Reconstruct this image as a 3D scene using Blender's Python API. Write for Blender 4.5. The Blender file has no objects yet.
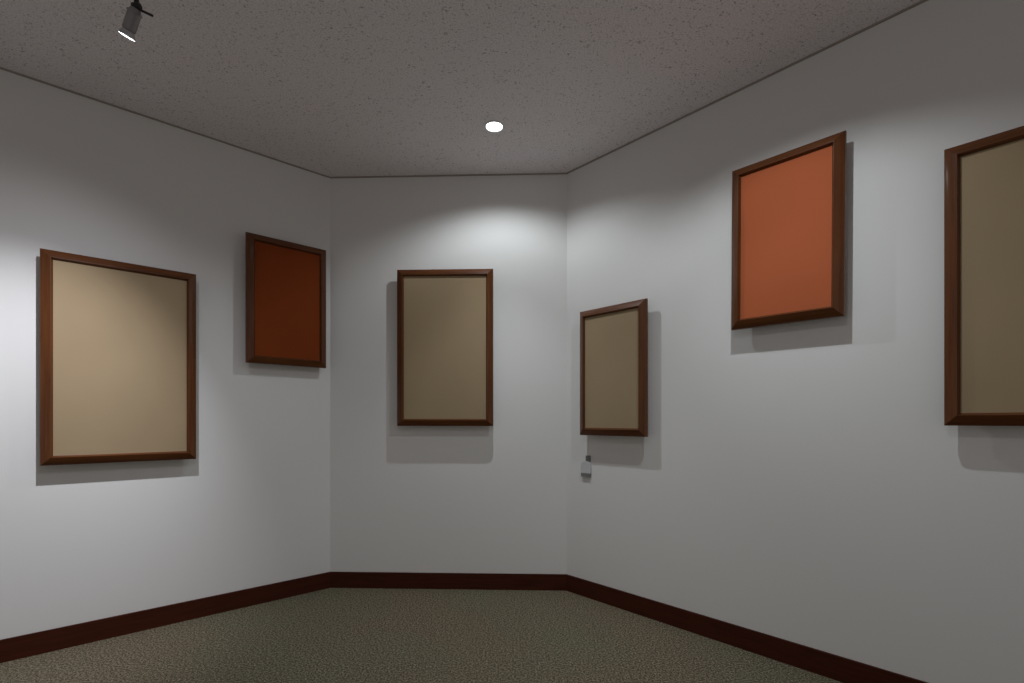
import bpy, bmesh, math, random
from mathutils import Vector, Matrix

# ---------------------------------------------------------------- camera, world, lights, exposure
F, CX, HY = 501.0, 512.0, 420.7          # focal length in pixels, centre column, horizon row (1024x683)
EYE, ROOM_H = 1.138, 2.80
scn = bpy.context.scene
cam = bpy.data.cameras.new('camera')
cam.sensor_fit = 'HORIZONTAL'
cam.sensor_width = 36.0
cam.lens = F * 36.0 / 1024.0
cam.shift_x = 0.0
cam.shift_y = (HY - 341.5) / 1024.0
cam.clip_start = 0.05
cam_ob = bpy.data.objects.new('camera', cam)
cam_ob.location = (0, 0, EYE)
cam_ob.rotation_euler = (math.pi / 2, 0, 0)
scn.collection.objects.link(cam_ob)
scn.camera = cam_ob

world = bpy.data.worlds.new('gallery_surroundings')
scn.world = world
world.use_nodes = True
world.node_tree.nodes['Background'].inputs['Color'].default_value = (1.0, 0.93, 0.91, 1)
world.node_tree.nodes['Background'].inputs['Strength'].default_value = 0.245

scn.view_settings.view_transform = 'Standard'
scn.view_settings.look = 'None'
scn.view_settings.exposure = 0.0
scn.view_settings.gamma = 1.0
scn.view_settings.use_curve_mapping = False

COOL = (0.90, 0.965, 1.0)
def spot(name, loc, target, power, size, blend, color=COOL, radius=0.012):
    l = bpy.data.lights.new(name, 'SPOT')
    l.energy = power; l.color = color
    l.spot_size = math.radians(size); l.spot_blend = blend
    l.shadow_soft_size = radius
    o = bpy.data.objects.new(name, l)
    o.location = loc
    o.rotation_euler = (Vector(target) - Vector(loc)).to_track_quat('-Z', 'Y').to_euler()
    scn.collection.objects.link(o)
    return o

DOWN = Vector((-0.100, 2.828, ROOM_H))        # recessed downlight in view
TRACK = Vector((-1.392, 1.810, 2.527))        # lamp of the spotlight in view
TRACK_DIR = Vector((-1.02, 0.43, -1.75)).normalized()
# the downlight in view: a wide flood of its reflector and the tighter beam of its lamp
spot('downlight_flood', DOWN + Vector((0, 0, -0.012)), DOWN + Vector((0, 0, -1)), 19, 145, 0.50)
spot('downlight_beam', DOWN + Vector((0, 0, -0.012)), DOWN + Vector((0, 0, -1)), 38, 75, 1.0)
# the spotlight in view, aimed down the left wall
spot('track_beam', TRACK + TRACK_DIR * 0.012, TRACK + TRACK_DIR, 106, 72, 1.0, (0.91, 0.93, 1.0))
spot('track_spill', TRACK + TRACK_DIR * 0.012, TRACK + TRACK_DIR, 17, 112, 1.0, (0.91, 0.93, 1.0))
# a downlight over the right wall and others further back in the gallery, all beyond the frame
spot('right_wall_flood', (0.81, 1.78, 2.76), (0.78, 1.81, 1.76), 20, 139, 0.50)
spot('right_wall_beam', (0.81, 1.78, 2.76), (0.90, 1.84, 1.76), 24, 90, 1.0)
spot('gallery_flood', (-0.17, 0.40, 2.74), (-0.17, 0.9, 0.0), 12, 150, 0.5, COOL, 0.03)

# ---------------------------------------------------------------- helpers
def nodes(m):
    return m.node_tree.nodes, m.node_tree.links

def material(name, color, rough=0.6, metallic=0.0):
    m = bpy.data.materials.new(name)
    m.use_nodes = True
    b = m.node_tree.nodes['Principled BSDF']
    b.inputs['Base Color'].default_value = (*color, 1)
    b.inputs['Roughness'].default_value = rough
    b.inputs['Metallic'].default_value = metallic
    return m, b

def noise(m, scale, detail=2.0, rough=0.5, coord='Object', vec_scale=None):
    n, l = nodes(m)
    tc = n.new('ShaderNodeTexCoord')
    t = n.new('ShaderNodeTexNoise')
    t.inputs['Scale'].default_value = scale
    t.inputs['Detail'].default_value = detail
    t.inputs['Roughness'].default_value = rough
    if vec_scale:
        mp = n.new('ShaderNodeMapping')
        mp.inputs['Scale'].default_value = vec_scale
        l.new(tc.outputs[coord], mp.inputs['Vector'])
        l.new(mp.outputs['Vector'], t.inputs['Vector'])
    else:
        l.new(tc.outputs[coord], t.inputs['Vector'])
    return t

def ramp(m, src, stops):
    n, l = nodes(m)
    r = n.new('ShaderNodeValToRGB')
    e = r.color_ramp.elements
    while len(e) < len(stops):
        e.new(0.5)
    for k, (p, c) in enumerate(stops):
        e[k].position = p
        e[k].color = (*c, 1) if len(c) == 3 else c
    l.new(src, r.inputs['Fac'])
    return r

def bump(m, b, src, strength, dist):
    n, l = nodes(m)
    bp = n.new('ShaderNodeBump')
    bp.inputs['Strength'].default_value = strength
    bp.inputs['Distance'].default_value = dist
    l.new(src, bp.inputs['Height'])
    l.new(bp.outputs['Normal'], b.inputs['Normal'])

def mix(m, fac, a, b_, mode='MIX', f=1.0):
    n, l = nodes(m)
    x = n.new('ShaderNodeMix'); x.data_type = 'RGBA'; x.blend_type = mode
    x.inputs[0].default_value = f
    if fac is not None: l.new(fac, x.inputs[0])
    for sock, v in ((x.inputs[6], a), (x.inputs[7], b_)):
        if isinstance(v, tuple): sock.default_value = (*v, 1)
        else: l.new(v, sock)
    return x.outputs[2]

# ---------------------------------------------------------------- materials
WALL, wb = material('matte_wall_paper', (0.78, 0.775, 0.76), 0.9)
bump(WALL, wb, noise(WALL, 260, 3).outputs['Fac'], 0.12, 0.001)

CEIL, cb = material('fissured_ceiling_board', (0.72, 0.70, 0.70), 0.95)
cn, cl = nodes(CEIL)
n1 = noise(CEIL, 88, 2.0, 0.6)     # small pits
n2 = noise(CEIL, 9, 2.0)                                       # where pits crowd together
s = cn.new('ShaderNodeMath'); s.operation = 'MULTIPLY_ADD'
cl.new(n2.outputs['Fac'], s.inputs[0]); s.inputs[1].default_value = -0.10; cl.new(n1.outputs['Fac'], s.inputs[2])
pit = ramp(CEIL, s.outputs[0], [(0.262, (0, 0, 0)), (0.335, (1, 1, 1))])
n3 = noise(CEIL, 150, 2)
fine = ramp(CEIL, n3.outputs['Fac'], [(0.32, (0.76, 0.76, 0.76)), (0.58, (1, 1, 1))])
base = mix(CEIL, pit.outputs['Color'], (0.50, 0.475, 0.465), (0.92, 0.875, 0.89))
cl.new(mix(CEIL, None, base, fine.outputs['Color'], 'MULTIPLY'), cb.inputs['Base Color'])
bump(CEIL, cb, pit.outputs['Color'], 0.5, 0.003)

CARPET, kb = material('loop_pile_carpet', (0.2, 0.18, 0.14), 1.0)
kn, kl = nodes(CARPET)
k1 = noise(CARPET, 105, 5, 0.95)
k2 = noise(CARPET, 1.1, 2.0)
kc = ramp(CARPET, k1.outputs['Fac'], [(0.39, (0.018, 0.014, 0.009)), (0.5, (0.122, 0.104, 0.076)), (0.60, (0.41, 0.365, 0.28))])
kt = ramp(CARPET, k2.outputs['Fac'], [(0.42, (1.0, 0.93, 0.86)), (0.60, (0.94, 0.98, 0.88))])
kl.new(mix(CARPET, None, kc.outputs['Color'], kt.outputs['Color'], 'MULTIPLY'), kb.inputs['Base Color'])
bump(CARPET, kb, k1.outputs['Fac'], 0.35, 0.003)
kb.inputs['Specular IOR Level'].default_value = 0.1

def wood(name, dark, light, rough, axis):
    m, b = material(name, dark, rough)
    sc = {'x': (3, 60, 60), 'y': (60, 3, 60), 'z': (60, 60, 3)}[axis]
    t = noise(m, 1.0, 4, 0.6, vec_scale=sc)
    r = ramp(m, t.outputs['Fac'], [(0.3, dark), (0.72, light)])
    nodes(m)[1].new(r.outputs['Color'], b.inputs['Base Color'])
    b.inputs['Specular IOR Level'].default_value = 0.2
    b.inputs['Coat Weight'].default_value = 0.35
    b.inputs['Coat Roughness'].default_value = 0.14
    return m
WD, WL = (0.074, 0.021, 0.005), (0.135, 0.043, 0.010)
WOOD_H = wood('red_brown_wood_rail', WD, WL, 0.42, 'x')
WOOD_V = wood('red_brown_wood_stile', WD, WL, 0.42, 'z')
BASE_M, bb = material('dark_red_brown_baseboard', (0.06, 0.013, 0.006), 0.6)
bt = noise(BASE_M, 1.0, 3, vec_scale=(5, 5, 70))
br = ramp(BASE_M, bt.outputs['Fac'], [(0.3, (0.044, 0.008, 0.002)), (0.7, (0.062, 0.013, 0.004))])
bb.inputs['Specular IOR Level'].default_value = 0.2
nodes(BASE_M)[1].new(br.outputs['Color'], bb.inputs['Base Color'])

def cloth(name, c):
    m, b = material(name, c, 0.85)
    b.inputs['Specular IOR Level'].default_value = 0.1
    n, l = nodes(m)
    tc = n.new('ShaderNodeTexCoord')
    w1 = n.new('ShaderNodeTexWave'); w1.bands_direction = 'X'; w1.inputs['Scale'].default_value = 160
    w2 = n.new('ShaderNodeTexWave'); w2.bands_direction = 'Z'; w2.inputs['Scale'].default_value = 160
    l.new(tc.outputs['Object'], w1.inputs['Vector']); l.new(tc.outputs['Object'], w2.inputs['Vector'])
    a = n.new('ShaderNodeMath'); a.operation = 'ADD'
    l.new(w1.outputs['Fac'], a.inputs[0]); l.new(w2.outputs['Fac'], a.inputs[1])
    bump(m, b, a.outputs[0], 0.15, 0.0004)
    v = noise(m, 3, 2)
    r = ramp(m, v.outputs['Fac'], [(0.3, tuple(x * 0.96 for x in c)), (0.7, tuple(min(1, x * 1.04) for x in c))])
    l.new(r.outputs['Color'], b.inputs['Base Color'])
    return m
BEIGE = cloth('beige_mount_cloth', (0.355, 0.265, 0.163))
ORANGE = cloth('burnt_orange_mount_cloth', (0.46, 0.120, 0.048))
DEEP = cloth('deep_red_orange_mount_cloth', (0.23, 0.046, 0.010))
TRIM_M, _ = material('ceiling_edge_trim', (0.36, 0.32, 0.28), 0.8)
GREY_METAL, _ = material('satin_grey_metal', (0.27, 0.26, 0.265), 0.45, 0.3)
BLACK, _ = material('black_plastic', (0.012, 0.012, 0.012), 0.5)
WHITE_MET, _ = material('white_enamel', (0.75, 0.75, 0.74), 0.4)
GLASS_CUP, gb = material('clear_lamp_reflector', (0.55, 0.56, 0.58), 0.15, 0.9)
TAG_M, _ = material('pale_grey_plastic', (0.60, 0.60, 0.62), 0.5)
TAG_D, _ = material('dark_grey_rubber', (0.19, 0.19, 0.18), 0.6)
def glow(name, color, strength):
    m, b = material(name, (0.9, 0.9, 0.9), 0.3)
    b.inputs['Emission Color'].default_value = (*color, 1)
    b.inputs['Emission Strength'].default_value = strength
    return m
LAMP = glow('lit_lamp_face', (0.95, 0.98, 1.0), 9.0)

# ---------------------------------------------------------------- mesh helpers
def link(name, bm, mats, parent=None, smooth=False, sharp=35):
    bmesh.ops.recalc_face_normals(bm, faces=bm.faces)
    me = bpy.data.meshes.new(name)
    bm.to_mesh(me); bm.free()
    for m in (mats if isinstance(mats, (list, tuple)) else [mats]): me.materials.append(m)
    if smooth:
        for p in me.polygons: p.use_smooth = True
        me.set_sharp_from_angle(angle=math.radians(sharp))
    o = bpy.data.objects.new(name, me)
    scn.collection.objects.link(o)
    if parent: o.parent = parent
    return o

def box(bm, lo, hi):
    vs = [bm.verts.new((x, y, z)) for x in (lo[0], hi[0]) for y in (lo[1], hi[1]) for z in (lo[2], hi[2])]
    for f in ((0, 1, 3, 2), (4, 6, 7, 5), (0, 4, 5, 1), (2, 3, 7, 6), (0, 2, 6, 4), (1, 5, 7, 3)):
        bm.faces.new([vs[i] for i in f])

def prism(bm, outline, z0, z1):
    a = [bm.verts.new((x, y, z0)) for x, y in outline]
    b = [bm.verts.new((x, y, z1)) for x, y in outline]
    n = len(outline)
    bm.faces.new(a); bm.faces.new(list(reversed(b)))
    for i in range(n):
        bm.faces.new([a[i], a[(i + 1) % n], b[(i + 1) % n], b[i]])

def lathe(bm, prof, seg=32, mat=Matrix()):
    rings = []
    for r, z in prof:
        if r < 1e-6: rings.append([bm.verts.new(mat @ Vector((0, 0, z)))])
        else: rings.append([bm.verts.new(mat @ Vector((r * math.cos(2 * math.pi * k / seg), r * math.sin(2 * math.pi * k / seg), z))) for k in range(seg)])
    for a, b in zip(rings, rings[1:]):
        for k in range(seg):
            j = (k + 1) % seg
            if len(a) == 1 and len(b) == 1: continue
            if len(a) == 1: bm.faces.new([a[0], b[k], b[j]])
            elif len(b) == 1: bm.faces.new([a[k], a[j], b[0]])
            else: bm.faces.new([a[k], a[j], b[j], b[k]])

def structure(o):
    o['kind'] = 'structure'
    return o

def empty(name, loc, label, cat, group=None, rotz=0.0):
    o = bpy.data.objects.new(name, None)
    o.empty_display_size = 0.1
    o.location = loc; o.rotation_euler = (0, 0, rotz)
    o['label'] = label; o['category'] = cat
    if group: o['group'] = group
    scn.collection.objects.link(o)
    return o

# ---------------------------------------------------------------- room shell
# plan points of the two corners; the side walls run 45 degrees off the back wall
def plan(px, h): # column and wall height in pixels -> plan point
    d = F * ROOM_H / h
    return Vector(((px - CX) / F * d, d))
PL = plan(330.3, 409.8)
PR = plan(566.8, 416.8)
back_dir = (PR - PL).normalized()
DL = Vector((-0.739, -0.674)).normalized()      # left wall, running towards the viewer
DR = Vector((0.674, -0.739)).normalized()       # right wall, running towards the viewer
LEN = 6.5
EL, ER = PL + DL * LEN, PR + DR * LEN
NB = Vector((back_dir.y, -back_dir.x))           # normals into the room
NL = Vector((-DL.y, DL.x)); NL = NL if NL.dot(-PL) > 0 else -NL
NR = Vector((-DR.y, DR.x)); NR = NR if NR.dot(-PR) > 0 else -NR
T = 0.12
def wall(name, a, b, n):
    bm = bmesh.new()
    d = (b - a).normalized()
    prism(bm, [tuple(a), tuple(b), tuple(b - n * T + d * 0), tuple(a - n * T)], 0.0, ROOM_H)
    return structure(link(name, bm, WALL))
def miter(a_n, b_n, p, off):  # point offset from both walls at a corner
    m = (a_n + b_n).normalized()
    return p + m * (off / m.dot(a_n))
def wall_poly(name, pts, z0, z1, m):
    bm = bmesh.new()
    prism(bm, [tuple(p) for p in pts], z0, z1)
    return structure(link(name, bm, m))
def strip(name, a, b, na, n, nb, t0, t1, z0, z1, m):
    """strip along wall a-b with mitred ends; t0/t1 = distance from the wall face"""
    def at(p, other, t): return miter(n, other, p, t) if other is not None else p + n * t
    return wall_poly(name, [at(a, na, t0), at(b, nb, t0), at(b, nb, t1), at(a, na, t1)], z0, z1, m)
strip('wall_left', EL, PL, None, NL, NB, 0, -T, 0, ROOM_H, WALL)
strip('wall_back', PL, PR, NL, NB, NR, 0, -T, 0, ROOM_H, WALL)
strip('wall_right', PR, ER, NB, NR, None, 0, -T, 0, ROOM_H, WALL)
BH, BT = 0.107, 0.012
strip('baseboard_left', EL, PL, None, NL, NB, 0, BT, 0, BH, BASE_M)
strip('baseboard_back', PL, PR, NL, NB, NR, 0, BT, 0, BH, BASE_M)
strip('baseboard_right', PR, ER, NB, NR, None, 0, BT, 0, BH, BASE_M)
strip('trim_1', EL, PL, None, NL, NB, 0, 0.008, ROOM_H - 0.007, ROOM_H, TRIM_M)
strip('trim_2', PL, PR, NL, NB, NR, 0, 0.008, ROOM_H - 0.007, ROOM_H, TRIM_M)
strip('trim_3', PR, ER, NB, NR, None, 0, 0.008, ROOM_H - 0.007, ROOM_H, TRIM_M)
foot = [EL - NL * T, miter(NL, NB, PL, -T), miter(NB, NR, PR, -T), ER - NR * T]
wall_poly('floor', foot, -0.10, 0.0, CARPET)

# ceiling with a round opening for the recessed downlight
HOLE_R = 0.050
def ceiling():
    bm = bmesh.new()
    outer = [bm.verts.new((p.x, p.y, ROOM_H)) for p in foot]
    seg = 32
    ring = [bm.verts.new((DOWN.x + HOLE_R * math.cos(2 * math.pi * k / seg), DOWN.y + HOLE_R * math.sin(2 * math.pi * k / seg), ROOM_H)) for k in range(seg)]
    es = [bm.edges.new((outer[i], outer[(i + 1) % 4])) for i in range(4)]
    es += [bm.edges.new((ring[i], ring[(i + 1) % seg])) for i in range(seg)]
    r = bmesh.ops.triangle_fill(bm, edges=es, use_beauty=True, use_dissolve=False)
    for f in list(bm.faces):       # keep the opening open
        if (f.calc_center_median().xy - DOWN.xy).length < HOLE_R * 0.98 and all((v.co.xy - DOWN.xy).length < HOLE_R * 1.01 for v in f.verts):
            bm.faces.remove(f)
    g = bmesh.ops.extrude_face_region(bm, geom=list(bm.faces))
    for v in [x for x in g['geom'] if isinstance(x, bmesh.types.BMVert)]: v.co.z += 0.10
    return structure(link('ceiling', bm, CEIL))
ceiling()

# ---------------------------------------------------------------- framed panels
RIM_F, RIM_B = 0.066, 0.048         # rim of the moulding in front of the wall
RISE, FACE_W = 0.018, 0.047         # bevel rises towards its inner edge

class Wall:
    def __init__(s, p, along, n): s.p, s.a, s.n = p, along, n   # along = to the right in the photo
WALLS = {'left': Wall(PL, -DL, NL), 'back': Wall(PL, back_dir, NB), 'right': Wall(PR, DR, NR)}

def hit(w, px, py, off):
    """pixel -> (along, height) on the plane lying off metres in front of the wall"""
    d = Vector(((px - CX) / F, 1.0))
    q = w.p + w.n * off
    t = q.dot(w.n) / d.dot(w.n)
    pt = d * t
    return (pt - q).dot(w.a), EYE + t * (HY - py) / F

def rect_ring(bm, w, h, prof, mats):
    """sweep a moulding profile (inset, distance) round a w x h rectangle with mitred corners"""
    rings = []
    for ins, dist in prof:
        x, z = w / 2 - ins, h / 2 - ins
        rings.append([bm.verts.new(v) for v in ((-x, -dist, -z), (x, -dist, -z), (x, -dist, z), (-x, -dist, z))])
    n = len(prof)
    for i in range(n):
        a, b = rings[i], rings[(i + 1) % n]
        for k in range(4):
            j = (k + 1) % 4
            f = bm.faces.new([a[k], a[j], b[j], b[k]])
            f.material_index = mats[k]

def framed_panel(wname, cx, cz, w, h, roll, cloth_mat, label, group):
    W = WALLS[wname]
    pos = W.p + W.a * cx
    ang = math.atan2(W.a.y, W.a.x)          # local x = along, local -y = into the room
    root = empty('picture_frame', (pos.x, pos.y, cz), label, 'picture frame', group)
    root.rotation_mode = 'XYZ'
    root.matrix_world = Matrix.Translation((pos.x, pos.y, cz)) @ Matrix.Rotation(ang, 4, 'Z') @ Matrix.Rotation(roll, 4, 'Y')
    # moulding: back, rim side, rounded rim, sloping face, rounded crest, inner step
    P = [(0.004, RIM_B - 0.004), (0, RIM_B), (0, RIM_F - 0.003), (0.0015, RIM_F), (0.010, RIM_F + 0.0058), (0.022, RIM_F + 0.0118),
         (0.0375, RIM_F + RISE), (0.0390, RIM_F + RISE), (0.0405, RIM_F + RISE - 0.004),
         (0.0455, RIM_F + RISE - 0.012), (FACE_W, RIM_F + RISE - 0.013), (FACE_W, RIM_B - 0.004)]
    bm = bmesh.new()
    rect_ring(bm, w, h, P, (0, 1, 0, 1))
    link('moulding', bm, [WOOD_H, WOOD_V], root, smooth=True, sharp=15)
    # cloth covered panel
    bm = bmesh.new()
    e = FACE_W - 0.0008
    box(bm, (-w / 2 + e, -(RIM_F + 0.003), -h / 2 + e), (w / 2 - e, -(RIM_B + 0.002), h / 2 - e))
    link('mount_panel', bm, cloth_mat, root)
    # recessed backing box that carries the frame on the wall
    bm = bmesh.new()
    g = 0.040
    rect_ring(bm, w - 2 * g, h - 2 * g, [(0, 0.0005), (0, RIM_B - 0.004), (0.018, RIM_B - 0.004), (0.018, 0.0005)], (0, 0, 0, 0))
    link('backing_frame', bm, WOOD_H, root)
    return root

def fit(wname, TL, TR, BL, BR, size):
    W = WALLS[wname]
    offL, offR = RIM_F, RIM_F
    if wname == 'right': offR = RIM_B
    a = [hit(W, *TL, offL), hit(W, *BL, offL)]
    xl = (a[0][0] + a[1][0]) / 2
    if TR:
        b = [hit(W, *TR, offR), hit(W, *BR, offR)]
        xr = (b[0][0] + b[1][0]) / 2
        zt, zb = (a[0][1] + b[0][1]) / 2, (a[1][1] + b[1][1]) / 2
    else:
        xr = xl + size[0]; zt, zb = a[0][1], a[1][1]
    print('FIT %s w=%.3f h=%.3f xl=%.3f zt=%.3f' % (wname, xr - xl, zt - zb, xl, zt), a)
    return (xl + xr) / 2, (zt + zb) / 2, xr - xl, zt - zb

FR = [
 ('left', (40, 247.6), (196.3, 274.7), (39.6, 465.0), (196.2, 459.7), 0, BEIGE,
  'tall beige panel in a red-brown wooden frame, leftmost on the left wall', 'large beige framed panels'),
 ('left', (246, 231.7), (326.3, 250.1), (246.5, 362.6), (326.2, 367.8), 0, DEEP,
  'dark orange-red panel in a dark brown frame on the left wall near the corner', 'small framed panels'),
 ('back', (396.9, 269.5), (493.1, 268.8), (397.0, 425.9), (493.1, 426.0), 0, BEIGE,
  'tall beige panel in a brown frame, the only picture on the narrow back wall', 'large beige framed panels'),
 ('right', (580, 312.3), (647.7, 298.3), (579.4, 434.9), (648, 436.9), 0, BEIGE,
  'small beige panel in a brown frame hung above the little pale tag', 'small framed panels'),
 ('right', (732, 171.6), (846.8, 131), (731, 330.0), (845.2, 316.2), math.radians(0.35), ORANGE,
  'bright orange panel in a brown frame hung high on the right wall', 'small framed panels'),
 ('right', (944.2, 149.5), None, (943.8, 425.6), None, 0, BEIGE,
  'tall beige panel in a dark brown frame, rightmost on the right wall', 'large beige framed panels'),
]
for wn, TL, TR, BL, BR, roll, m, lab, grp in FR:
    cx, cz, w, h = fit(wn, TL, TR, BL, BR, (0.655, 1.04))
    framed_panel(wn, cx, cz, w, h, roll, m, lab, None)

# ---------------------------------------------------------------- small tag under the narrow beige picture
def wall_tag():
    W = WALLS['right']
    a, z = hit(W, 586.3, 467.8, 0.004)
    pos = W.p + W.a * a
    root = empty('wall_tag', (pos.x, pos.y, z), 'little pale grey tag with a dark lower edge under the small beige picture', 'tag', None, math.atan2(W.a.y, W.a.x))
    w, h = 0.039, 0.034
    bm = bmesh.new()
    prof = [(-w, -h), (w, -h), (w, h * 0.55)] + [(w * math.cos(t) , h * 0.55 + h * 0.7 * math.sin(t)) for t in [math.radians(x) for x in range(15, 180, 15)]] + [(-w, h * 0.55)]
    a_ = [bm.verts.new((x, -0.0008, y)) for x, y in prof]
    b_ = [bm.verts.new((x, -0.010, y)) for x, y in prof]
    bm.faces.new(a_); bm.faces.new(list(reversed(b_)))
    for i in range(len(prof)):
        bm.faces.new([a_[i], a_[(i + 1) % len(prof)], b_[(i + 1) % len(prof)], b_[i]])
    link('plate', bm, TAG_M, root)
    bm = bmesh.new()
    box(bm, (-w * 0.92, -0.014, -h - 0.024), (w * 0.92, -0.0008, -h))
    link('lower_edge', bm, TAG_D, root)
    bm = bmesh.new()
    for x0, z0, x1, z1 in ((-0.004, h * 1.2, 0.034, h * 2.35),):
        box(bm, (x0, -0.006, z0), (x1, -0.0008, z1))
    link('hook', bm, TAG_D, root)
wall_tag()

# ---------------------------------------------------------------- recessed downlight
def downlight():
    root = empty('downlight', (DOWN.x, DOWN.y, ROOM_H), 'round lit downlight recessed in the speckled ceiling in front of the back wall', 'ceiling light')
    bm = bmesh.new()
    lathe(bm, [(0.0485, 0.030), (0.0485, -0.001), (0.058, -0.001), (0.058, -0.004), (0.0465, -0.005), (0.0455, -0.001), (0.0455, 0.030), (0.0485, 0.030)], 40)
    link('trim_ring', bm, WHITE_MET, root, smooth=True)
    bm = bmesh.new()
    lathe(bm, [(0, 0.006), (0.030, 0.005), (0.0452, 0.002), (0.0452, 0.012), (0, 0.014)], 40)
    link('lamp_face', bm, LAMP, root, smooth=True)
downlight()

# ---------------------------------------------------------------- track spotlight
def spotlight():
    top = Vector((TRACK.x + 0.045, TRACK.y - 0.02, ROOM_H))
    root = empty('spotlight', (top.x, top.y, ROOM_H), 'grey adjustable spotlight hanging from the ceiling and aimed at the left wall', 'spotlight')
    def loc(bm):  # built in world space, moved under the root
        for v in bm.verts: v.co -= Vector((top.x, top.y, ROOM_H))
        return bm
    R = TRACK_DIR.to_track_quat('Z', 'Y').to_matrix().to_4x4()
    M = Matrix.Translation(TRACK) @ R @ Matrix.Scale(0.71, 4)
    # glowing front glass
    bm = bmesh.new()
    lathe(bm, [(0, 0.004), (0.020, 0.003), (0.034, 0.0), (0.034, -0.004), (0, -0.006)], 36, M)
    link('lamp_face', loc(bm), LAMP, root, smooth=True)
    # reflector cup behind it
    bm = bmesh.new()
    lathe(bm, [(0.036, 0.001), (0.0365, -0.004), (0.033, -0.014), (0.027, -0.026), (0.0235, -0.032), (0, -0.032)], 36, M)
    link('reflector', loc(bm), GLASS_CUP, root, smooth=True)
    # cylindrical body
    bm = bmesh.new()
    lathe(bm, [(0, -0.030), (0.027, -0.030), (0.0295, -0.033), (0.0295, -0.112), (0.0335, -0.114), (0.0335, -0.120), (0.027, -0.124), (0.0215, -0.138), (0, -0.138)], 36, M)
    link('lamp_body', loc(bm), GREY_METAL, root, smooth=True)
    # swivel at the back of the body
    sw = TRACK - TRACK_DIR * 0.106
    bm = bmesh.new()
    lathe(bm, [(0, -0.016), (0.012, -0.016), (0.014, -0.012), (0.014, 0.012), (0.012, 0.016), (0, 0.016)], 24,
          Matrix.Translation(sw) @ Matrix.Rotation(math.pi / 2, 4, 'Y') @ Matrix.Scale(0.85, 4))
    link('swivel', loc(bm), BLACK, root, smooth=True)
    # handle rod to the side
    side = Vector((0.92, 0.10, -0.38)).normalized()
    a = sw + TRACK_DIR * 0.006
    bm = bmesh.new()
    lathe(bm, [(0, 0), (0.0042, 0), (0.0042, 0.060), (0, 0.060)], 12, Matrix.Translation(a) @ side.to_track_quat('Z', 'Y').to_matrix().to_4x4())
    link('handle', loc(bm), BLACK, root, smooth=True)
    # stem and ceiling plate
    d = top - sw
    bm = bmesh.new()
    lathe(bm, [(0, 0), (0.008, 0), (0.008, d.length - 0.002), (0, d.length - 0.002)], 16, Matrix.Translation(sw) @ d.to_track_quat('Z', 'Y').to_matrix().to_4x4())
    link('stem', loc(bm), BLACK, root, smooth=True)
    bm = bmesh.new()
    lathe(bm, [(0, -0.030), (0.030, -0.030), (0.036, -0.024), (0.036, 0.0), (0, 0.0)], 32, Matrix.Translation(top))
    link('ceiling_plate', loc(bm), WHITE_MET, root, smooth=True)
spotlight()
